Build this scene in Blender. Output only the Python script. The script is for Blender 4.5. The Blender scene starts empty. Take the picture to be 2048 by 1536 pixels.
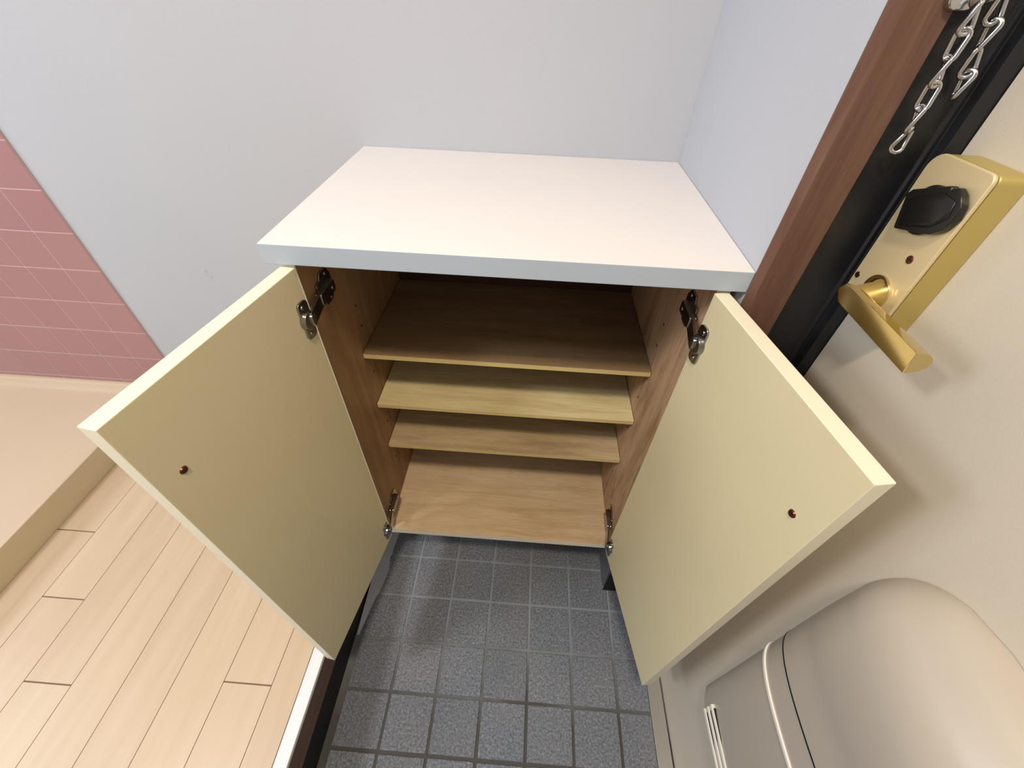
import bpy, bmesh, math, random
from mathutils import Vector, Matrix, noise
random.seed(7)
S = bpy.context.scene
COL = S.collection
# ---------------------------------------------------------------- camera
cam_d = bpy.data.cameras.new('camera'); cam = bpy.data.objects.new('camera', cam_d); COL.objects.link(cam)
cam.location = (-0.2747, -0.9017, 1.2502)
cam.rotation_euler = (0.7985, -0.0300, 0.0636)
cam_d.sensor_width = 36.0
cam_d.lens = 835.10 / 2048.0 * 36.0
cam_d.clip_start = 0.01
S.camera = cam
# ---------------------------------------------------------------- world, lights, exposure
w = bpy.data.worlds.new('world'); S.world = w; w.use_nodes = True
w.node_tree.nodes['Background'].inputs[0].default_value = (0.8, 0.85, 1.0, 1)
w.node_tree.nodes['Background'].inputs[1].default_value = 0.3
def area(name, loc, target, size, power, color, size_y=None):
    l = bpy.data.lights.new(name, 'AREA'); l.energy = power; l.color = color
    l.shape = 'RECTANGLE' if size_y else 'DISK'; l.size = size
    if size_y: l.size_y = size_y
    o = bpy.data.objects.new(name, l); COL.objects.link(o); o.location = loc
    o.rotation_euler = (Vector(target) - Vector(loc)).to_track_quat('-Z', 'Y').to_euler()
    return o
area('entry_lamp_light', (-0.38, -1.16, 2.30), (-0.38, -1.16, 0), 0.20, 13.5, (1.0, 0.83, 0.64))
area('room_lamp_light', (-1.75, -1.30, 2.28), (-1.75, -1.30, 0), 0.40, 18, (0.95, 0.97, 1.0))
area('cool_left_fill', (-2.90, -1.05, 1.75), (0.0, -0.7, 0.7), 0.9, 16, (0.84, 0.93, 1.0), 0.9)  # added unseen cool fill from the left; no window is built there
vs = S.view_settings
vs.view_transform = 'Standard'; vs.look = 'None'; vs.gamma = 1.0; vs.use_curve_mapping = False
vs.exposure = 0.57
S.cycles.use_denoising = True
try: S.cycles.denoiser = 'OPENIMAGEDENOISE'
except Exception: pass
S.cycles.max_bounces = 8; S.cycles.diffuse_bounces = 5
S.cycles.sample_clamp_indirect = 6.0

# ---------------------------------------------------------------- helpers
def lin(h):
    h = h.lstrip('#'); r = []
    for i in (0, 2, 4):
        c = int(h[i:i+2], 16) / 255.0
        r.append(c / 12.92 if c <= 0.04045 else ((c + 0.055) / 1.055) ** 2.4)
    return (r[0], r[1], r[2], 1)
class NT:
    def __init__(s, name):
        s.m = bpy.data.materials.new(name); s.m.use_nodes = True; s.t = s.m.node_tree; s.b = s.t.nodes['Principled BSDF']
    def n(s, typ, **kw):
        x = s.t.nodes.new(typ)
        for k, v in kw.items():
            if k.startswith('i_'):
                x.inputs[k[2:].replace('_', ' ')].default_value = v
            else: setattr(x, k, v)
        return x
    def l(s, a, b): s.t.links.new(a, b)
    def coord(s, scale=(1, 1, 1), kind='Object', rot=(0, 0, 0), loc=(0, 0, 0)):
        c = s.n('ShaderNodeTexCoord'); mp = s.n('ShaderNodeMapping'); mp.inputs['Scale'].default_value = scale
        mp.inputs['Rotation'].default_value = rot; mp.inputs['Location'].default_value = loc
        s.l(c.outputs[kind], mp.inputs[0]); return mp.outputs[0]
    def noise(s, vec, scale, detail=3, rough=0.55, dist=0.0):
        x = s.n('ShaderNodeTexNoise'); x.inputs['Scale'].default_value = scale; x.inputs['Detail'].default_value = detail
        x.inputs['Roughness'].default_value = rough; x.inputs['Distortion'].default_value = dist
        s.l(vec, x.inputs['Vector']); return x.outputs['Fac']
    def ramp(s, fac, stops):
        r = s.n('ShaderNodeValToRGB'); e = r.color_ramp.elements
        while len(e) > 1: e.remove(e[0])
        e[0].position = stops[0][0]; e[0].color = stops[0][1]
        for p, c in stops[1:]:
            q = e.new(p); q.color = c
        s.l(fac, r.inputs[0]); return r.outputs[0]
    def mix(s, fac, a, b):
        x = s.n('ShaderNodeMix', data_type='RGBA')
        for sock, v in ((x.inputs[0], fac), (x.inputs[6], a), (x.inputs[7], b)):
            if hasattr(v, 'links'): s.l(v, sock)
            else: sock.default_value = v
        return x.outputs[2]
    def bump(s, h, strength=0.2, dist=0.001, prev=None):
        b = s.n('ShaderNodeBump'); b.inputs['Strength'].default_value = strength; b.inputs['Distance'].default_value = dist
        s.l(h, b.inputs['Height'])
        if prev: s.l(prev, b.inputs['Normal'])
        return b.outputs[0]
    def done(s, col=None, rough=0.5, metal=0, spec=0.5, normal=None, coat=0):
        if col is not None:
            if hasattr(col, 'links'): s.l(col, s.b.inputs['Base Color'])
            else: s.b.inputs['Base Color'].default_value = col
        if hasattr(rough, 'links'): s.l(rough, s.b.inputs['Roughness'])
        else: s.b.inputs['Roughness'].default_value = rough
        s.b.inputs['Metallic'].default_value = metal
        s.b.inputs['Specular IOR Level'].default_value = spec
        s.b.inputs['Coat Weight'].default_value = coat
        if normal: s.l(normal, s.b.inputs['Normal'])
        return s.m
def paint(name, c, rough=0.5, grain=900, strength=0.15, var=0.03, metal=0, spec=0.4, dist=0.0004):
    t = NT(name); v = t.coord(); a = lin(c)
    k = 1 - var * 2
    col = t.ramp(t.noise(v, 7, 3), [(0.3, (a[0]*k, a[1]*k, a[2]*k, 1)), (0.7, a)])
    nb = t.bump(t.noise(v, grain, 2), strength, dist)
    return t.done(col, rough, metal, spec, nb)
def wood(name, ca, cb, cc, axis='x', scale=1.0, rough=0.55, stretch=9, strength=0.1):
    t = NT(name)
    sc = {'x': (1, stretch, stretch), 'y': (stretch, 1, stretch), 'z': (stretch, stretch, 1)}[axis]
    v = t.coord(sc)
    f = t.noise(v, 3.2 * scale, 5, 0.6, 0.8)
    g = t.noise(v, 26 * scale, 4, 0.6, 0.2)
    base = t.ramp(f, [(0.25, lin(ca)), (0.5, lin(cb)), (0.75, lin(cc))])
    fine = t.ramp(g, [(0.3, (0.78, 0.74, 0.70, 1)), (0.6, (1, 1, 1, 1))])
    x = t.n('ShaderNodeMix', data_type='RGBA', blend_type='MULTIPLY'); x.inputs[0].default_value = 0.55
    t.l(base, x.inputs[6]); t.l(fine, x.inputs[7])
    return t.done(x.outputs[2], rough, 0, 0.35, t.bump(g, strength, 0.0004))

# ---------------------------------------------------------------- materials
def wall_material():
    t = NT('wall_paper'); v = t.coord()
    col = t.ramp(t.noise(v, 2.0, 3), [(0.3, lin('#b9bdc5')), (0.7, lin('#bdc0c8'))])
    # a small grey scuff left of the cabinet
    c = t.n('ShaderNodeTexCoord'); d = t.n('ShaderNodeVectorMath', operation='DISTANCE'); d.inputs[1].default_value = (0, 0, 0)
    mp = t.n('ShaderNodeMapping'); mp.inputs['Location'].default_value = (1.084 * 1.6, 0, -0.685); mp.inputs['Scale'].default_value = (1.6, 1, 1)
    t.l(c.outputs['Object'], mp.inputs[0]); t.l(mp.outputs[0], d.inputs[0])
    mr = t.n('ShaderNodeMapRange'); mr.inputs['From Min'].default_value = 0.004; mr.inputs['From Max'].default_value = 0.022
    mr.inputs['To Min'].default_value = 1; mr.inputs['To Max'].default_value = 0
    t.l(d.outputs['Value'], mr.inputs['Value'])
    sp = t.ramp(t.noise(v, 140, 2), [(0.56, (0, 0, 0, 1)), (0.62, (1, 1, 1, 1))])
    mm = t.n('ShaderNodeMath', operation='MULTIPLY'); t.l(mr.outputs[0], mm.inputs[0]); t.l(sp, mm.inputs[1])
    col = t.mix(mm.outputs[0], col, lin('#9c9a9c'))
    n = t.bump(t.noise(v, 420, 3, 0.6), 0.35, 0.0006)
    n = t.bump(t.noise(v, 60, 2, 0.5), 0.12, 0.001, n)
    return t.done(col, 0.85, 0, 0.2, n)
M = {}
M['wall'] = wall_material()
M['ceiling'] = paint('ceiling_paper', '#c8c8c8', 0.9)
M['laminate'] = paint('white_laminate', '#e6e2e0', 0.38, 1500, 0.08, 0.008)
M['edge_strip'] = paint('cool_shaded_edge_band', '#b0bcc9', 0.4, 1500, 0.05, 0.01)  # cool shade of the front face is put into this blue-grey
M['door_cream'] = paint('cream_melamine', '#d8cda8', 0.42, 1100, 0.25, 0.012)
M['door_edge'] = paint('pale_cream_edge', '#e8e3cc', 0.45, 1200, 0.1, 0.01)
M['carcass'] = wood('plywood_sides', '#7e6042', '#967450', '#a68462', 'z', 1.0)  # left panel; brown deepened for the shade on that side
M['carcass_lit'] = wood('lit_streaked_plywood', '#8e6f50', '#bc9c7c', '#ccb092', 'z', 1.5)  # right panel; paler tone holds the light falling on it, streaks are grain
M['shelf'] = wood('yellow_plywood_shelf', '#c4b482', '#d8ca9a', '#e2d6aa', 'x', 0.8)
M['shelf_brown_shaded'] = wood('shaded_brown_plywood_shelf', '#745f46', '#8a7254', '#9a8262', 'x', 0.8)  # top shelf; brown darkened further for the countertop's shade over it
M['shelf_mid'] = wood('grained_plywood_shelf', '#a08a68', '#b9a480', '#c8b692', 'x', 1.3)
M['bottom_ply'] = wood('plywood_bottom', '#c2a680', '#d6bf9c', '#e0ccac', 'x', 1.0)
M['shelf_edge'] = paint('yellow_wood_edge', '#d6c184', 0.5, 500, 0.2, 0.05)
M['bottom_edge'] = paint('cream_edge_band', '#f2ecd8', 0.5, 700, 0.1, 0.02)
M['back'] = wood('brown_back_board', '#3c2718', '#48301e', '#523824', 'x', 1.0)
M['brown'] = wood('brown_stained_wood', '#5e4438', '#6a4d40', '#7a5e50', 'z', 1.2, 0.42, 14, 0.35)
M['brown_riser'] = wood('brown_riser_wood', '#5e4842', '#6a524a', '#745a52', 'y', 1.0, 0.5, 12, 0.2)
M['black_metal'] = paint('black_painted_steel', '#191a1f', 0.42, 900, 0.2, 0.05, 0, 0.5)
M['black_base'] = paint('black_base_board', '#131214', 0.6, 500, 0.1, 0.05)
M['entry_door'] = paint('beige_painted_steel', '#cfc6b6', 0.34, 700, 0.3, 0.015, 0, 0.5)
M['mail'] = paint('cream_enamel', '#b8afa2', 0.3, 300, 0.12, 0.015, 0, 0.5)
M['mail_rib'] = paint('pale_enamel', '#ece8dc', 0.35, 500, 0.05, 0.01)
M['pin_hole'] = paint('dark_hole', '#2a1a10', 0.9)
M['foot'] = paint('black_plastic', '#101012', 0.5)
M['thumb'] = paint('black_plastic_turn', '#141412', 0.32, 500, 0.05, 0.02, 0, 0.5)
M['tray'] = paint('cream_resin_pan', '#ccb89e', 0.5, 600, 0.2, 0.015)
M['tray_side'] = paint('beige_resin_skirt', '#cabb9c', 0.5, 600, 0.2, 0.015)
M['nosing'] = wood('white_nosing', '#dfe2e4', '#e8eaec', '#eeeff0', 'y', 1.5, 0.45, 20, 0.4)
M['sill'] = paint('grey_steel_sill', '#a8a69f', 0.4, 500, 0.2, 0.04, 0.4)
def metal(name, c, rough, var=0.1, bumpy=0.0, scale=40, mtl=1.0):
    t = NT(name); v = t.coord(); a = lin(c)
    nz = t.noise(v, scale, 3)
    mr = t.n('ShaderNodeMapRange'); mr.inputs['To Min'].default_value = rough - var * 0.5; mr.inputs['To Max'].default_value = rough + var * 0.5
    t.l(nz, mr.inputs['Value'])
    nb = t.bump(t.noise(v, 300, 2), bumpy, 0.0003) if bumpy else None
    return t.done(a, mr.outputs[0], mtl, 0.5, nb)
M['brass'] = metal('satin_brass', '#e6d4a6', 0.42, 0.08, 0.04, 40, 0.45)
M['brass_side'] = metal('satin_brass_cover', '#c4b26e', 0.42, 0.06, 0.05, 40, 0.55)
M['brass_polish'] = metal('polished_brass', '#d8c48e', 0.13, 0.05)
M['chrome'] = metal('chromed_steel', '#c8c8c8', 0.18, 0.1)
M['hinge'] = metal('nickel_plated_hinge', '#a3a3a2', 0.2, 0.15)
M['screw'] = metal('bronze_screw', '#8a5f4c', 0.35)
M['door_screw'] = metal('brown_screw_head', '#6e4638', 0.4)
def pink_tile():
    t = NT('pink_glazed_tile'); v = t.coord()
    g = t.n('ShaderNodeNewGeometry')
    col = t.mix(g.outputs['Random Per Island'], lin('#a67c80'), lin('#ac8486'))
    col = t.mix(t.noise(v, 5, 2), col, lin('#aa8080'))
    return t.done(col, 0.28, 0, 0.5, t.bump(t.noise(v, 18, 2), 0.15, 0.001))
M['pink'] = pink_tile()
M['pink_grout'] = paint('pink_grout', '#d2b0b2', 0.8)
def floor_tile():
    t = NT('grey_stone_tile'); v = t.coord()
    g = t.n('ShaderNodeNewGeometry')
    n1 = t.noise(v, 200, 4, 0.7); n2 = t.noise(v, 5, 3); n3 = t.noise(v, 900, 3, 0.6)
    c = t.ramp(n1, [(0.35, lin('#4c5564')), (0.5, lin('#808a97')), (0.66, lin('#b2bcc9'))])
    c = t.mix(0.35, c, t.ramp(n2, [(0.35, lin('#6c737c')), (0.65, lin('#928a86'))]))
    c = t.mix(t.ramp(g.outputs['Random Per Island'], [(0, (0, 0, 0, 1)), (1, (0.25, 0.25, 0.25, 1))]), c, lin('#5d5c60'))
    n = t.bump(n1, 1.0, 0.004); n = t.bump(n3, 0.5, 0.0008, n)
    return t.done(c, 0.5, 0, 0.5, n)
M['floor_tile'] = floor_tile()
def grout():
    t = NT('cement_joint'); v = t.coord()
    # joints paler towards the back wall, darker towards the front, mottled by noise
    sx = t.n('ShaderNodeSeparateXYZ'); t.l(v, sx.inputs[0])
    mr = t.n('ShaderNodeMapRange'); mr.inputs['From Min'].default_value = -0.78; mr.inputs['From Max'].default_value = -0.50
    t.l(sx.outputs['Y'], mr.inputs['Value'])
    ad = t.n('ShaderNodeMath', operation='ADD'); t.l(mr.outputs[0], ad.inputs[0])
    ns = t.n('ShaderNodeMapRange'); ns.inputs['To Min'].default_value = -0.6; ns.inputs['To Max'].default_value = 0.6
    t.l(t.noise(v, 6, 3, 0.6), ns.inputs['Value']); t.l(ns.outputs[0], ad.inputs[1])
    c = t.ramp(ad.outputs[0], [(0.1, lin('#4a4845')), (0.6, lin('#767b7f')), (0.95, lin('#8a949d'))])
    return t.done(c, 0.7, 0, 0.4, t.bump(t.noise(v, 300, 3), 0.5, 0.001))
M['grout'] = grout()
M['mortar'] = paint('pale_mortar', '#b4bac6', 0.7, 200, 0.5, 0.12)
def plank():
    t = NT('maple_floor_board'); v = t.coord((9, 0.9, 9))
    g = t.n('ShaderNodeNewGeometry')
    f = t.noise(v, 3.0, 5, 0.6, 0.6)
    c = t.ramp(f, [(0.3, lin('#c0aa8b')), (0.5, lin('#c9b498')), (0.72, lin('#d2bfa4'))])
    c2 = t.ramp(g.outputs['Random Per Island'], [(0, lin('#c2ab90')), (0.5, lin('#ccb79a')), (1, lin('#c8af98'))])
    c = t.mix(0.5, c, c2)
    return t.done(c, 0.36, 0, 0.45, t.bump(f, 0.06, 0.0005))
M['plank'] = plank()
M['plank_gap'] = paint('dark_joint', '#7d6350', 0.8)

# ---------------------------------------------------------------- mesh tools
def new(name, bm, mats, parent=None, bevel=0, seg=2, smooth=False, angle=35):
    me = bpy.data.meshes.new(name)
    bmesh.ops.recalc_face_normals(bm, faces=bm.faces[:])
    bm.to_mesh(me); bm.free()
    if not isinstance(mats, (list, tuple)): mats = [mats]
    for m in mats: me.materials.append(m)
    o = bpy.data.objects.new(name, me); COL.objects.link(o)
    if parent: o.parent = parent
    if smooth or bevel:
        for p in me.polygons: p.use_smooth = True
        try: me.set_sharp_from_angle(angle=math.radians(angle))
        except Exception: pass
    if bevel:
        b = o.modifiers.new('bevel', 'BEVEL'); b.width = bevel; b.segments = seg; b.limit_method = 'ANGLE'; b.angle_limit = math.radians(40)
        b.harden_normals = True
    return o
def box(bm, x0, x1, y0, y1, z0, z1, mi=0):
    vs_ = [bm.verts.new((x, y, z)) for x in (x0, x1) for y in (y0, y1) for z in (z0, z1)]
    fs = []
    for a in ((0, 1, 3, 2), (4, 6, 7, 5), (0, 4, 5, 1), (2, 3, 7, 6), (0, 2, 6, 4), (1, 5, 7, 3)):
        f = bm.faces.new([vs_[i] for i in a]); f.material_index = mi; fs.append(f)
    return fs
def prism(bm, pts, axis, a, b, mi=0, inset=None):
    """polygon in the two other axes extruded from a to b; inset scales the far (b) outline"""
    def P(p, v):
        return {'x': (v, p[0], p[1]), 'y': (p[0], v, p[1]), 'z': (p[0], p[1], v)}[axis]
    cx = sum(p[0] for p in pts) / len(pts); cy = sum(p[1] for p in pts) / len(pts)
    k = inset if inset else 1.0
    A = [bm.verts.new(P(p, a)) for p in pts]
    B = [bm.verts.new(P((cx + (p[0] - cx) * k, cy + (p[1] - cy) * k), b)) for p in pts]
    bm.faces.new(A).material_index = mi; bm.faces.new(B[::-1]).material_index = mi
    for i in range(len(pts)):
        j = (i + 1) % len(pts)
        bm.faces.new((A[i], A[j], B[j], B[i])).material_index = mi
def rrect(cx, cy, hx, hy, r, n=6):
    """rounded rectangle outline; r may be 4 radii: ++ -+ -- +-"""
    if not isinstance(r, (list, tuple)): r = (r,) * 4
    out = []
    for q, (sx, sy) in enumerate(((1, 1), (-1, 1), (-1, -1), (1, -1))):
        rr = max(r[q], 1e-5)
        for i in range(n + 1):
            a = math.pi / 2 * q + math.pi / 2 * i / n
            out.append((cx + sx * (hx - rr) + rr * math.cos(a), cy + sy * (hy - rr) + rr * math.sin(a)))
    return out
def circ(cx, cy, r, n=24): return [(cx + r * math.cos(2 * math.pi * i / n), cy + r * math.sin(2 * math.pi * i / n)) for i in range(n)]
def xform(bm, mat, verts=None):
    bmesh.ops.transform(bm, matrix=mat, verts=verts or bm.verts[:])
def empty(name, loc=(0, 0, 0)):
    o = bpy.data.objects.new(name, None); COL.objects.link(o); o.location = loc; o.empty_display_size = 0.05
    return o
def tag(o, label=None, cat=None, group=None, kind=None):
    if label: o['label'] = label
    if cat: o['category'] = cat
    if group: o['group'] = group
    if kind: o['kind'] = kind
    return o
def structure(o, label=None):
    o['kind'] = 'structure'
    if label: o['label'] = label
    return o
def bxo(name, dims, m, parent=None, bevel=0, seg=2):
    bm = bmesh.new(); box(bm, *dims); return new(name, bm, m, parent, bevel, seg)

# ---------------------------------------------------------------- dimensions
W, D, H, T = 0.6184, 0.4262, 1.0025, 0.0281      # cabinet top: width, depth, height, thickness
ZW = 0.19                                         # level of the raised wooden floor
XR = -0.665                                       # step riser
XL, YF, ZC = -3.0, -2.9, 2.35                     # room: left wall, front wall, ceiling
XD = 0.12                                         # inner face of the entrance door
PX, PZ, PP = -1.369, 0.9794, 0.0996               # pink tile grid
GX, GY, GQ = 0.0067, -0.3831, 0.1101              # floor tile grid

# ---------------------------------------------------------------- setting
structure(bxo('wall_back', (XL - .1, 0.3, 0.0, 0.12, -0.1, ZC), M['wall']), 'plain pale grey wall behind the open cabinet')
bm = bmesh.new(); box(bm, 0.0, 0.30, -0.4262, 0.0, -0.1, ZC)
structure(new('wall_right', bm, M['wall'], bevel=0.001), 'short pale wall on the right of the cabinet top')
structure(bxo('wall_right', (0.0, 0.3, YF, -1.36, -0.1, ZC), M['wall']))
structure(bxo('wall_left', (XL - .1, XL, YF, 0.0, -0.1, ZC), M['wall']))
structure(bxo('wall_front', (XL - .1, 0.3, YF - .1, YF, -0.1, ZC), M['wall']))
structure(bxo('wall_right', (0.0, 0.3, -1.36, -0.4262, 2.03, ZC), M['wall']))
structure(bxo('ceiling', (XL - .1, 0.3, YF - .1, 0.12, ZC, ZC + .1), M['ceiling']))
# pink glazed tiles set on the back wall
bm = bmesh.new()
z0 = 0.270
box(bm, XL, PX - .0005, -0.0044, -0.0002, z0, PZ + PP * 8, 1)
gap = 0.0030
for i in range(17):
    for j in range(-8, 8):
        xa = PX - PP * (i + 1) + gap / 2; xb = PX - PP * i - gap / 2
        if i == 0: xb = PX
        za = PZ - PP * (j + 1) + gap / 2; zb = PZ - PP * j - gap / 2
        za = max(za, z0)
        if zb - za < 0.004: continue
        if xa < XL: xa = XL + .001
        fs = box(bm, xa, xb, -0.0052, -0.0043, za, zb, 0)
structure(new('wall_tiled', bm, [M['pink'], M['pink_grout']], bevel=0.0003, seg=1), 'pink square glazed wall tiles with pale joints')
# entrance floor of square stone tiles
bm = bmesh.new()
box(bm, XR - .01, 0.30, YF, 0.0, -0.06, -0.0028, 1)
g = 0.0066
x_edges = [GX - GQ * k for k in range(-1, 7)]
for i in range(-1, 6):
    xa, xb = GX - GQ * (i + 1), GX - GQ * i
    xb2 = min(xb, 0.0835); xa2 = max(xa, XR + 0.004)
    for j in range(-5, 24):
        ya, yb = GY - GQ * (j + 1), GY - GQ * j
        yb = min(yb, 0.0); ya = max(ya, YF)
        if yb - ya < 0.03: continue
        jx, jy, jz = random.uniform(-.0006, .0006), random.uniform(-.0006, .0006), random.uniform(-.0005, .0003)
        a0, a1, b0, b1 = xa2 + g/2 + jx, xb2 - g/2 + jx, ya + g/2 + jy, yb - g/2 + jy
        if xb2 >= 0.0835: a1 = 0.0835
        box(bm, a0, a1, b0, b1, -0.012, jz, 0)
# pale mortar fillet along the step, towards the wall
N = 14
prev = None
for k in range(N + 1):
    y = -0.60 * (1 - k / N)
    wd = 0.040 * min(1, max(0.12, (y + 0.60) / 0.14)) * (0.93 + 0.1 * math.sin(k * 2.1))
    row = [bm.verts.new((XR, y, 0.012 * min(1, (y + .62) / .12))), bm.verts.new((XR + wd * .5, y, 0.006 * min(1, (y + .62) / .12))), bm.verts.new((XR + wd, y, -0.001))]
    if prev:
        for q in range(2): bm.faces.new((prev[q], prev[q+1], row[q+1], row[q])).material_index = 2
    prev = row
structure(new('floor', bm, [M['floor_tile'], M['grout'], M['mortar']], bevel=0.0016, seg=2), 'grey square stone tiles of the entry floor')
structure(bxo('baseboard_right', (-0.007, -0.0003, -0.4262, -0.0003, 0.0002, 0.12), M['floor_tile'], bevel=0.001))
structure(bxo('baseboard_right', (-0.006, 0.0505, -0.4385, -0.4346, 0.0, 0.10), M['black_base'], bevel=0.001))
# raised wooden floor
bm = bmesh.new()
box(bm, XL, XR - 0.02, YF, 0.0, -0.05, ZW - 0.0015, 1)
joints = {0: -0.20, 1: -0.749, 2: -0.25, 3: -0.10, 4: -0.30, 5: -0.776, 6: -0.6198, 7: -0.4627}
e0 = -0.6905
for k in range(0, 24):
    xb = e0 if k == 0 else -0.7494 - 0.1005 * (k - 1)
    xa = -0.7494 - 0.1005 * k
    if xa < XL: break
    j0 = joints.get(k, random.uniform(-0.9, 0))
    ys = [0.0]
    y = j0
    while y > YF:
        ys.append(y); y -= 0.91
    ys.append(YF)
    for a, b in zip(ys[:-1], ys[1:]):
        box(bm, xa + .0006, xb - .0006, b + (0.0013 if b != YF else 0), a - (0.0013 if a != 0 else 0), ZW - 0.012, ZW, 0)
structure(new('floor_wood', bm, [M['plank'], M['plank_gap']], bevel=0.0004, seg=1), 'pale maple board floor raised beside the entry')
structure(bxo('trim_1', (-0.6895, XR + 0.002, YF, 0.0, ZW - 0.010, ZW + 0.001), M['nosing'], bevel=0.0015), 'white strip along the edge of the wooden floor')
structure(bxo('trim_2', (-0.70, XR, YF, 0.0, 0.101, ZW - 0.0102), M['brown_riser'], bevel=0.001), 'brown fascia board of the step')
structure(bxo('trim_3', (-0.70, XR - 0.004, YF, 0.0, -0.05, 0.1008), M['black_base']), 'black base below the step')
# door surround
bm = bmesh.new()
pts = [(-0.0015, -0.4264), (-0.0015, -0.4285), (0.0070, -0.4345), (0.0490, -0.4345), (0.0490, -0.4264)]
prism(bm, pts, 'z', 0.0, 2.03)
structure(new('trim_4', bm, M['brown'], bevel=0.0012, seg=2), 'brown wooden casing beside the entrance door')
bm = bmesh.new()
pts = [(0.0492, -0.4264), (0.0492, -0.4325), (0.0960, -0.4325), (0.0985, -0.4350), (0.1030, -0.4350), (0.1045, -0.4455), (0.128, -0.4455), (0.128, -0.4264)]
prism(bm, pts, 'z', 0.0, 2.03)
structure(new('trim_5', bm, M['black_metal'], bevel=0.0008, seg=2), 'black steel frame of the entrance door')
structure(bxo('trim_6', (0.0492, 0.128, -1.37, -1.34, 0.0, 2.03), M['black_metal']))
structure(bxo('trim_7', (0.0, 0.128, -1.36, -0.4264, 1.99, 2.03), M['black_metal']))
structure(bxo('trim_8', (0.0840, 0.1170, -1.34, -0.4458, -0.01, 0.0015), M['sill'], bevel=0.001), 'grey steel sill under the entrance door')

# ---------------------------------------------------------------- entrance door with its lock
bm = bmesh.new(); box(bm, XD, XD + 0.04, -1.3395, -0.4462, 0.001, 1.989)
door = new('door_1', bm, M['entry_door'], bevel=0.001)
structure(door, 'beige steel entrance door with brass lock')
bm = bmesh.new()
cy, cz, hy_, hz_ = -0.4905, 1.069, 0.0365, 0.080
pts = rrect(cy, cz, hy_, hz_, (0.016, 0.007, 0.007, 0.016), 6)
prism(bm, pts, 'x', XD, 0.0945)
lock = new('door_lock', bm, M['brass_side'], door, bevel=0.0015, seg=3)
lock['label'] = 'brass lock case'
bm = bmesh.new()
prism(bm, rrect(cy, cz, hy_ + .0003, hz_ + .0003, (0.016, 0.007, 0.007, 0.016), 6), 'x', 0.0933, 0.0895)
new('face_plate', bm, M['brass'], lock, bevel=0.0012, seg=3)
# black thumb turn
bm = bmesh.new()
prism(bm, circ(-0.490, 1.1075, 0.0215, 28), 'x', 0.0895, 0.085)
prism(bm, [(-0.4735, 1.0835), (-0.4720, 1.0870), (-0.4625, 1.1130), (-0.4665, 1.1180), (-0.5030, 1.1335), (-0.5055, 1.1310), (-0.5100, 1.1345), (-0.5170, 1.1315), (-0.5250, 1.1240), (-0.5275, 1.1140), (-0.5235, 1.1030), (-0.5140, 1.0950), (-0.5050, 1.0925), (-0.4790, 1.0850)], 'x', 0.0885, 0.0815)
prism(bm, [(-0.4775, 1.0870), (-0.4680, 1.1120), (-0.5020, 1.1280), (-0.5190, 1.1260), (-0.5225, 1.1130), (-0.5120, 1.1000), (-0.5020, 1.0960)], 'x', 0.0815, 0.0795, inset=0.82)
th = new('thumb_turn', bm, M['thumb'], lock, bevel=0.002, seg=3); th['label'] = 'black plastic thumb turn'
# lever handle: neck and D-section bar
bm = bmesh.new()
prism(bm, circ(-0.4960, 1.0240, 0.0185, 32), 'x', 0.0895, 0.087)
for (xa, ra, xb, rb) in ((0.087, 0.0158, 0.081, 0.0125), (0.081, 0.0125, 0.068, 0.0118), (0.068, 0.0118, 0.058, 0.0118)):
    A = [bm.verts.new((xa, -0.4985 - (0.0875 - xa) * 0.35 + ra * math.cos(t), 1.0245 + ra * math.sin(t))) for t in [2*math.pi*i/28 for i in range(28)]]
    B = [bm.verts.new((xb, -0.4985 - (0.0875 - xb) * 0.35 + rb * math.cos(t), 1.0245 + rb * math.sin(t))) for t in [2*math.pi*i/28 for i in range(28)]]
    for i in range(28): bm.faces.new((A[i], A[(i+1)%28], B[(i+1)%28], B[i]))
bmesh.ops.remove_doubles(bm, verts=bm.verts[:], dist=1e-6)
# bar sections along y
secs = []
NB = 16
for k in range(NB + 1):
    u = k / NB; y = -0.4965 - 0.1195 * u
    hh = 0.0112
    if u < 0.10: hh *= math.sqrt(max(0.02, 1 - ((0.10 - u) / 0.10) ** 2))
    zc = 1.0265 + 0.0005 * u
    flat = [(0.0500 + 0.13 * hh, zc - hh), (0.0500 - 0.13 * hh, zc + hh)]
    arc = []
    for i in range(1, 12):
        a = math.pi / 2 - math.pi * i / 12
        arc.append((0.0515 + 0.0165 * math.cos(a), zc + hh * math.sin(a)))
    ring = [bm.verts.new((x, y, z)) for x, z in ([flat[0], flat[1], (0.0515, zc + hh)] + arc + [(0.0540, zc - hh)])]
    secs.append(ring)
for a, b in zip(secs[:-1], secs[1:]):
    n = len(a)
    for i in range(n): bm.faces.new((a[i], a[(i+1) % n], b[(i+1) % n], b[i]))
bm.faces.new(secs[0]); bm.faces.new(secs[-1][::-1])
lv = new('lever_handle', bm, M['brass_polish'], lock, bevel=0.0009, seg=3, angle=28); lv['label'] = 'polished brass lever handle'
for p in lv.data.polygons:
    if abs(p.normal.x) > 0.97: p.use_smooth = False
lv.modifiers['bevel'].harden_normals = False
for (y, z, r) in ((-0.5065, 1.0670, 0.0040), (-0.4600, 1.0250, 0.0034)):
    bm = bmesh.new(); prism(bm, circ(y, z, r, 18), 'x', 0.0900, 0.0888)
    box(bm, 0.0886, 0.0890, y - r * .75, y + r * .75, z - .0004, z + .0004, 1)
    box(bm, 0.0886, 0.0890, y - .0004, y + .0004, z - r * .75, z + r * .75, 1)
    new('screw', bm, [M['screw'], M['foot']], lock, bevel=0.0004)

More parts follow.
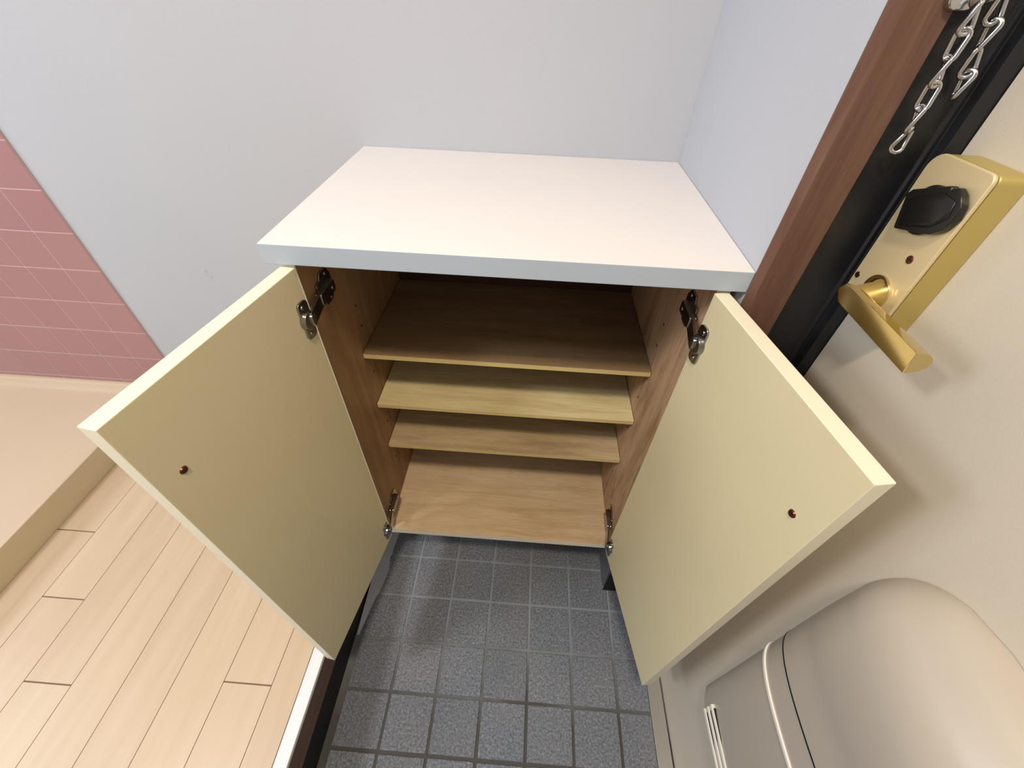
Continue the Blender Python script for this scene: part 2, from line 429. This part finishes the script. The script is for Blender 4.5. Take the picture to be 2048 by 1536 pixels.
# ---------------------------------------------------------------- mail box on the door
mb = empty('mail_box', (XD, -0.857, 0.29))
tag(mb, 'cream enamelled mail receiver with a domed lid mounted low on the entrance door', 'mailbox')
YC, HW, ZB, ZT = -0.857, 0.150, 0.290, 0.885
def depth(z):
    keys = [(0.29, 0.022), (0.40, 0.030), (0.56, 0.042), (0.625, 0.046), (0.70, 0.052), (0.74, 0.060), (0.79, 0.065), (0.82, 0.063), (0.850, 0.054), (0.87, 0.036), (0.880, 0.020), (0.885, 0.002)]
    for (a, da), (b, db) in zip(keys[:-1], keys[1:]):
        if z <= b:
            t = (z - a) / (b - a); return da + (db - da) * t
    return keys[-1][1]
def sdepth(z): return sum(depth(min(ZT, max(ZB, z + dz))) for dz in (-.018, -.009, 0, .009, .018)) / 5 if z < 0.865 else depth(z)
def halfw(z):
    R_ = 0.085
    if z > ZT - R_:
        q = z - (ZT - R_); return HW - (R_ - math.sqrt(max(0, R_ * R_ - q * q)))
    r2 = 0.012
    if z < ZB + r2:
        q = (ZB + r2) - z; return HW - (r2 - math.sqrt(max(0, r2 * r2 - q * q)))
    return HW
def shell(bm, za, zb, off=0.0, steps=24, closeb=True):
    rings = []
    for k in range(steps + 1):
        z = za + (zb - za) * k / steps
        t = sdepth(z) + off; hw = halfw(z) + off
        ne = 3.2 if z < 0.68 else max(2.5, 3.2 - (z - 0.68) * 6)
        ring = []
        for i in range(41):
            a = math.pi * i / 40
            c, s_ = math.cos(a), math.sin(a)
            yy = YC + hw * math.copysign(abs(c) ** (2 / ne), c); xx = XD - 0.0005 - t * abs(s_) ** (2 / ne)
            ring.append(bm.verts.new((xx, yy, z)))
        rings.append(ring)
    for a, b in zip(rings[:-1], rings[1:]):
        for i in range(40): bm.faces.new((a[i], a[i+1], b[i+1], b[i]))
        bm.faces.new((a[0], b[0], b[40], a[40]))
    bm.faces.new(rings[0]); bm.faces.new(rings[-1][::-1])
def unparent_loc(o, par):
    o.parent = par; o.matrix_parent_inverse = Matrix.Translation(par.location).inverted()
bm = bmesh.new(); shell(bm, ZB, 0.6405)
o = new('body', bm, M['mail'], smooth=True, angle=50, bevel=0.004, seg=3); unparent_loc(o, mb)
bm = bmesh.new(); shell(bm, 0.6432, ZT, 0.0006, 30)
o = new('lid', bm, M['mail'], smooth=True, angle=60, bevel=0.001); unparent_loc(o, mb)
bm = bmesh.new(); shell(bm, 0.6404, 0.6420, 0.0009, 1)
o = new('seam_strip', bm, M['foot']); unparent_loc(o, mb)
bm = bmesh.new(); shell(bm, 0.578, 0.585, 0.0022, 2)
o = new('raised_band', bm, M['mail_rib'], smooth=True, bevel=0.0015); unparent_loc(o, mb)
for k in range(3):
    z = 0.302 + 0.021 * k
    bm = bmesh.new(); xq = XD - sdepth(z)
    box(bm, xq - 0.0028, xq + 0.003, YC - 0.10, YC + 0.112, z, z + 0.008, 0)
    o = new('vent_louver', bm, M['mail_rib'], bevel=0.0012); unparent_loc(o, mb)
    bm = bmesh.new(); box(bm, xq - 0.0008, xq + 0.003, YC - 0.10, YC + 0.105, z + .0082, z + .0125, 0)
    o = new('vent_slot', bm, M['foot']); unparent_loc(o, mb)

# ---------------------------------------------------------------- shoe cabinet
cab = empty('shoe_cabinet', (-W / 2, -D / 2, 0.19))
tag(cab, 'low cream shoe cabinet with white top, both doors swung open on empty plywood shelves', 'cabinet')
def part(o, par=cab):
    unparent_loc(o, par) if par is cab else None
    return o
CX0, CX1 = -W + 0.009, -0.009            # carcass outer faces
TH = 0.018
CF = -0.4065                              # carcass front edge
ZB0, ZTOP = 0.197, H - T
bm = bmesh.new(); box(bm, -W, -0.0005, -D, -0.0005, H - T, H)
for f in bm.faces:
    c = f.calc_center_median()
    if abs(c.y + D) < 1e-4: f.material_index = 1
part(new('countertop', bm, [M['laminate'], M['edge_strip']], bevel=0.0012, seg=2))['label'] = 'white laminate top'
def panel(name, dims, mats, front=1, bev=0.0008):
    bm = bmesh.new(); box(bm, *dims)
    for f in bm.faces:
        if abs(f.calc_center_median().y - dims[2]) < 1e-5: f.material_index = front
    return part(new(name, bm, mats, bevel=bev, seg=1))
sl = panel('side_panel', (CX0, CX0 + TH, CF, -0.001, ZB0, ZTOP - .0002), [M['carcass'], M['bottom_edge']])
sr = panel('side_panel', (CX1 - TH, CX1, CF, -0.001, ZB0, ZTOP - .0002), [M['carcass_lit'], M['bottom_edge']])
for o_, xo in ((sl, CX0), (sr, CX1)):
    o_.data.materials.append(M['door_cream'])
    for p in o_.data.polygons:
        if abs(p.center.x - xo) < 1e-5: p.material_index = 2
XI0, XI1 = CX0 + TH, CX1 - TH
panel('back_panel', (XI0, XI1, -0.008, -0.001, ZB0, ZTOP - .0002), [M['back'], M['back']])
panel('bottom_panel', (XI0, XI1, CF, -0.0082, ZB0, 0.217), [M['bottom_ply'], M['bottom_edge']])
for z, k in ((0.7136, 'shelf_brown_shaded'), (0.5704, 'shelf'), (0.4275, 'shelf_mid')):
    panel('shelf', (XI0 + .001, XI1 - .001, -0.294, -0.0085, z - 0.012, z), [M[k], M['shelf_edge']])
for x in (-0.53, -0.085):
    bm = bmesh.new(); prism(bm, circ(x, -0.378, 0.016, 20), 'z', ZB0, ZB0 - 0.016)
    part(new('foot', bm, M['foot'], bevel=0.002))
# pin holes
def hole(x, y, z, s, par):
    bm = bmesh.new(); prism(bm, circ(y, z, 0.0027, 12), 'x', x, x + s * 0.0004)
    o = new('pin_hole', bm, M['pin_hole'], par); o.matrix_parent_inverse = par.matrix_world.inverted(); return o
# doors
def hinge_matrix(hx, a, s):
    # local: u (x) along the door from the hinge, n (y) into the inner side, z up
    u = Vector((-s * math.cos(a), -math.sin(a), 0)); n = Vector((-s * math.sin(a), s * s * math.cos(a), 0))
    # inner normal points towards the other door
    n = Vector((u.y * s, -u.x * s, 0))
    return Matrix(((u.x, n.x, 0, hx), (u.y, n.y, 0, -0.4238), (0, 0, 1, 0), (0, 0, 0, 1)))
ZD0, ZD1, DW, DT = 0.2205, 0.9700, 0.2822, 0.0200
def make_door(s, hx, a):
    mt = hinge_matrix(hx, a, s)
    bm = bmesh.new(); box(bm, 0, DW, -DT, 0, ZD0, ZD1)
    for f in bm.faces:
        c = f.calc_center_median()
        if abs(c.x - DW) < 1e-5 or abs(c.x) < 1e-5 or abs(c.z - ZD1) < 1e-5 or abs(c.z - ZD0) < 1e-5: f.material_index = 1
    xform(bm, mt)
    d = part(new('door', bm, [M['door_cream'], M['door_edge']], bevel=0.0011, seg=2))
    d['label'] = 'left door standing open' if s < 0 else 'right door standing open'
    # screw head of the knob
    bm = bmesh.new(); prism(bm, circ(0.2533, 0.872, 0.0046, 18), 'y', 0.0, 0.0016, inset=0.8)
    box(bm, 0.2533 - .0034, 0.2533 + .0034, .0014, .0019, 0.872 - .0005, 0.872 + .0005, 1)
    xform(bm, mt)
    o = new('screw', bm, [M['door_screw'], M['pin_hole']]); o.parent = d; o.matrix_parent_inverse = Matrix.Translation(cab.location).inverted() @ Matrix.Identity(4)
    o.matrix_parent_inverse = d.matrix_parent_inverse.inverted() @ Matrix.Identity(4) if False else Matrix.Translation((0, 0, 0))
    for zc in (0.897, 0.268):
        # cup flange on the door
        bm = bmesh.new()
        prism(bm, rrect(0.0140, zc, 0.0105, 0.030, 0.007, 5), 'y', 0.0, 0.0032)
        prism(bm, circ(0.0130, zc, 0.0150, 24), 'y', 0.0, 0.0075, inset=0.86)
        for dz in (-0.0215, 0.0215):
            prism(bm, circ(0.0160, zc + dz, 0.0038, 14), 'y', 0.0030, 0.0048, inset=0.75)
        prism(bm, rrect(0.0085, zc, 0.006, 0.008, 0.002, 3), 'y', 0.006, 0.0105, inset=0.8)
        xform(bm, mt)
        o2 = new('hinge_cup', bm, M['hinge'], d, bevel=0.0007, seg=2)
        # arm and plate stay on the side panel
        sp, xs = (sl, XI0) if s < 0 else (sr, XI1)
        q = -s     # direction from the side panel into the cabinet
        bm = bmesh.new()
        P = [(xs, -0.325), (xs + q * 0.006, -0.325)]
        pl = rrect(-0.358, zc, 0.020, 0.018, 0.004, 4)
        prism(bm, pl, 'x', xs, xs + q * 0.0035)
        wing = [(-0.360, zc - .027), (-0.338, zc - .027), (-0.328, zc - .014), (-0.328, zc + .014), (-0.338, zc + .027), (-0.360, zc + .027), (-0.368, zc + .014), (-0.368, zc - .014)]
        prism(bm, wing, 'x', xs, xs + q * 0.003)
        prism(bm, rrect(-0.364, zc, 0.026, 0.0100, 0.003, 4), 'x', xs + q * 0.0035, xs + q * 0.0125, inset=0.92)
        for dz in (-0.020, 0.020):
            prism(bm, circ(-0.344, zc + dz, 0.0035, 12), 'x', xs + q * .003, xs + q * .0048, inset=.7)
        prism(bm, circ(-0.350, zc, 0.0036, 12), 'x', xs + q * .0125, xs + q * .0140, inset=.7)
        o3 = new('hinge_plate', bm, M['hinge'], sp, bevel=0.0006, seg=2)
        # link between arm and cup
        bm = bmesh.new()
        a0 = Vector((xs + q * 0.008, -0.385, zc)); a1 = mt @ Vector((0.010, 0.0075, zc))
        dirv = (a1 - a0); L = dirv.length; dirv.normalize()
        side = Vector((0, 0, 1)); nrm = dirv.cross(side).normalized()
        m2 = Matrix(((dirv.x, nrm.x, 0, a0.x), (dirv.y, nrm.y, 0, a0.y), (0, 0, 1, zc), (0, 0, 0, 1)))
        box(bm, -0.004, L + 0.002, -0.0026, 0.0026, -0.0105, 0.0105)
        prism(bm, circ(L - .002, 0, 0.0028, 12), 'z', -0.0075, 0.0075)
        xform(bm, m2)
        o4 = new('hinge_arm', bm, M['hinge' if s < 0 else 'hinge'], sp, bevel=0.0006, seg=1)
    return d
dl = make_door(-1, -0.5813, 1.7285)
dr = make_door(1, -0.0382, 1.7422)
for o in COL.objects[:]:
    if o.parent in (dl, dr, sl, sr): o.matrix_parent_inverse = Matrix.Identity(4)
for (y, z) in ((-0.2664, 0.8071), (-0.2642, 0.7601), (-0.265, 0.6420), (-0.2640, 0.5257), (-0.265, 0.4800), (-0.2689, 0.3436)): hole(XI0, y, z, 1, sl).matrix_parent_inverse = Matrix.Identity(4)
for (y, z) in ((-0.2719, 0.7627), (-0.2700, 0.8100), (-0.2665, 0.6177), (-0.2680, 0.5200), (-0.268, 0.3450)): hole(XI1, y, z, -1, sr).matrix_parent_inverse = Matrix.Identity(4)

# ---------------------------------------------------------------- resin pan on the wooden floor
pan = empty('laundry_pan', (-1.8, -0.4, ZW))
tag(pan, 'cream shallow floor pan with raised rim on the wooden floor under the pink tiles', 'pan')
x0, x1, y0, y1, zt, zi = -2.20, -1.4525, -0.86, -0.0004, 0.2705, 0.245
bm = bmesh.new()
outer = rrect((x0 + x1) / 2, (y0 + y1) / 2, (x1 - x0) / 2, (y1 - y0) / 2, 0.004, 4)
bm2 = bmesh.new()
prism(bm2, outer, 'z', ZW + 0.0002, zt - 0.0005)
for f in list(bm2.faces):
    if f.normal.z > .5 or abs(f.calc_center_median().z - (zt - .0005)) < 1e-5: bm2.faces.remove(f)
o = new('skirt', bm2, M['tray_side']); unparent_loc(o, pan)
def ringpts(i, z, r): return [(px, py, z) for px, py in rrect((x0 + x1) / 2, (y0 + y1) / 2, (x1 - x0) / 2 - i, (y1 - y0) / 2 - i, r, 6)]
prof = [(0.0, zt - 0.004, .006), (0.0012, zt - 0.001, .006), (0.004, zt, .007), (0.012, zt, .010), (0.016, zt - .0015, .012), (0.020, zt - .007, .014), (0.026, zi + .005, .018), (0.036, zi, .025)]
rs = []
for i, z, r in prof: rs.append([bm.verts.new(p) for p in ringpts(i, z, r)])
for a, b in zip(rs[:-1], rs[1:]):
    n = len(a)
    for i in range(n): bm.faces.new((a[i], a[(i+1) % n], b[(i+1) % n], b[i]))
bm.faces.new(rs[-1])
o = new('basin', bm, M['tray'], smooth=True, angle=70); unparent_loc(o, pan)

# ---------------------------------------------------------------- door chain
ch = empty('door_chain', (0.060, -0.4325, 1.30))
tag(ch, 'twisted silver security chain dangling on the black door frame above the brass lock', 'chain')
bm = bmesh.new()
prism(bm, rrect(0.049, 1.285, 0.0125, 0.045, 0.009, 6), 'y', -0.4327, -0.440, inset=0.96)
prism(bm, rrect(0.060, 1.285, 0.0085, 0.043, 0.008, 6), 'y', -0.440, -0.452, inset=0.8)
o = new('mounting_bracket', bm, M['chrome'], bevel=0.0015, seg=3); unparent_loc(o, ch)
def link_mesh(L, Wd, r, twist):
    bm = bmesh.new(); n, m_ = 36, 10
    rings = []
    hs = (L - Wd) / 2; R_ = Wd / 2 - r
    def pt(t):
        a = 2 * math.pi * t
        x = R_ * math.cos(a); z = R_ * math.sin(a) + (hs if math.sin(a) >= 0 else -hs)
        # stretch with straight sides
        ang = twist * z / (L / 2)
        return Vector((x * math.cos(ang), x * math.sin(ang), z))
    P = [pt((i + .5) / n) for i in range(n)]
    for i in range(n):
        t = (P[(i+1) % n] - P[i-1]).normalized(); up = Vector((0, 1, 0)); s_ = t.cross(up).normalized(); up = s_.cross(t)
        rings.append([bm.verts.new(P[i] + r * (math.cos(2*math.pi*k/m_) * s_ + math.sin(2*math.pi*k/m_) * up)) for k in range(m_)])
    for i in range(n):
        a, b = rings[i], rings[(i+1) % n]
        for k in range(m_): bm.faces.new((a[k], a[(k+1) % m_], b[(k+1) % m_], b[k]))
    return bm
base_link = None
def place_link(loc, rotz, tilt=(0, 0), sc=1.0):
    global base_link
    if base_link is None:
        base_link = new('chain_link', link_mesh(0.0250, 0.0132, 0.0020, 0.75), M['chrome'], smooth=True, angle=180)
        o = base_link
    else:
        o = base_link.copy(); COL.objects.link(o)
    unparent_loc(o, ch)
    o.location = loc; o.rotation_euler = (tilt[0], tilt[1], rotz); o.scale = (sc, sc, sc)
zz = 1.2385; i = 0
while zz > 1.158:
    place_link((0.0575 + 0.0040 * (1.2385 - zz) / .08, -0.4455, zz), 0.5 + (math.pi / 2) * (i % 2) + 0.15 * i)
    zz -= 0.0172; i += 1
place_link((0.0625, -0.4440, zz + 0.0005), 0.15, (0, 0.25), 1.0)
zz = 1.2400; i = 0
for (x, z) in ((0.0730, 1.2450), (0.0780, 1.2280), (0.0795, 1.2110), (0.0830, 1.1960)):
    place_link((x, -0.4440, z), 0.1 + (math.pi / 2) * (i % 2) * 0.9, (0, -0.15), 1.0); i += 1
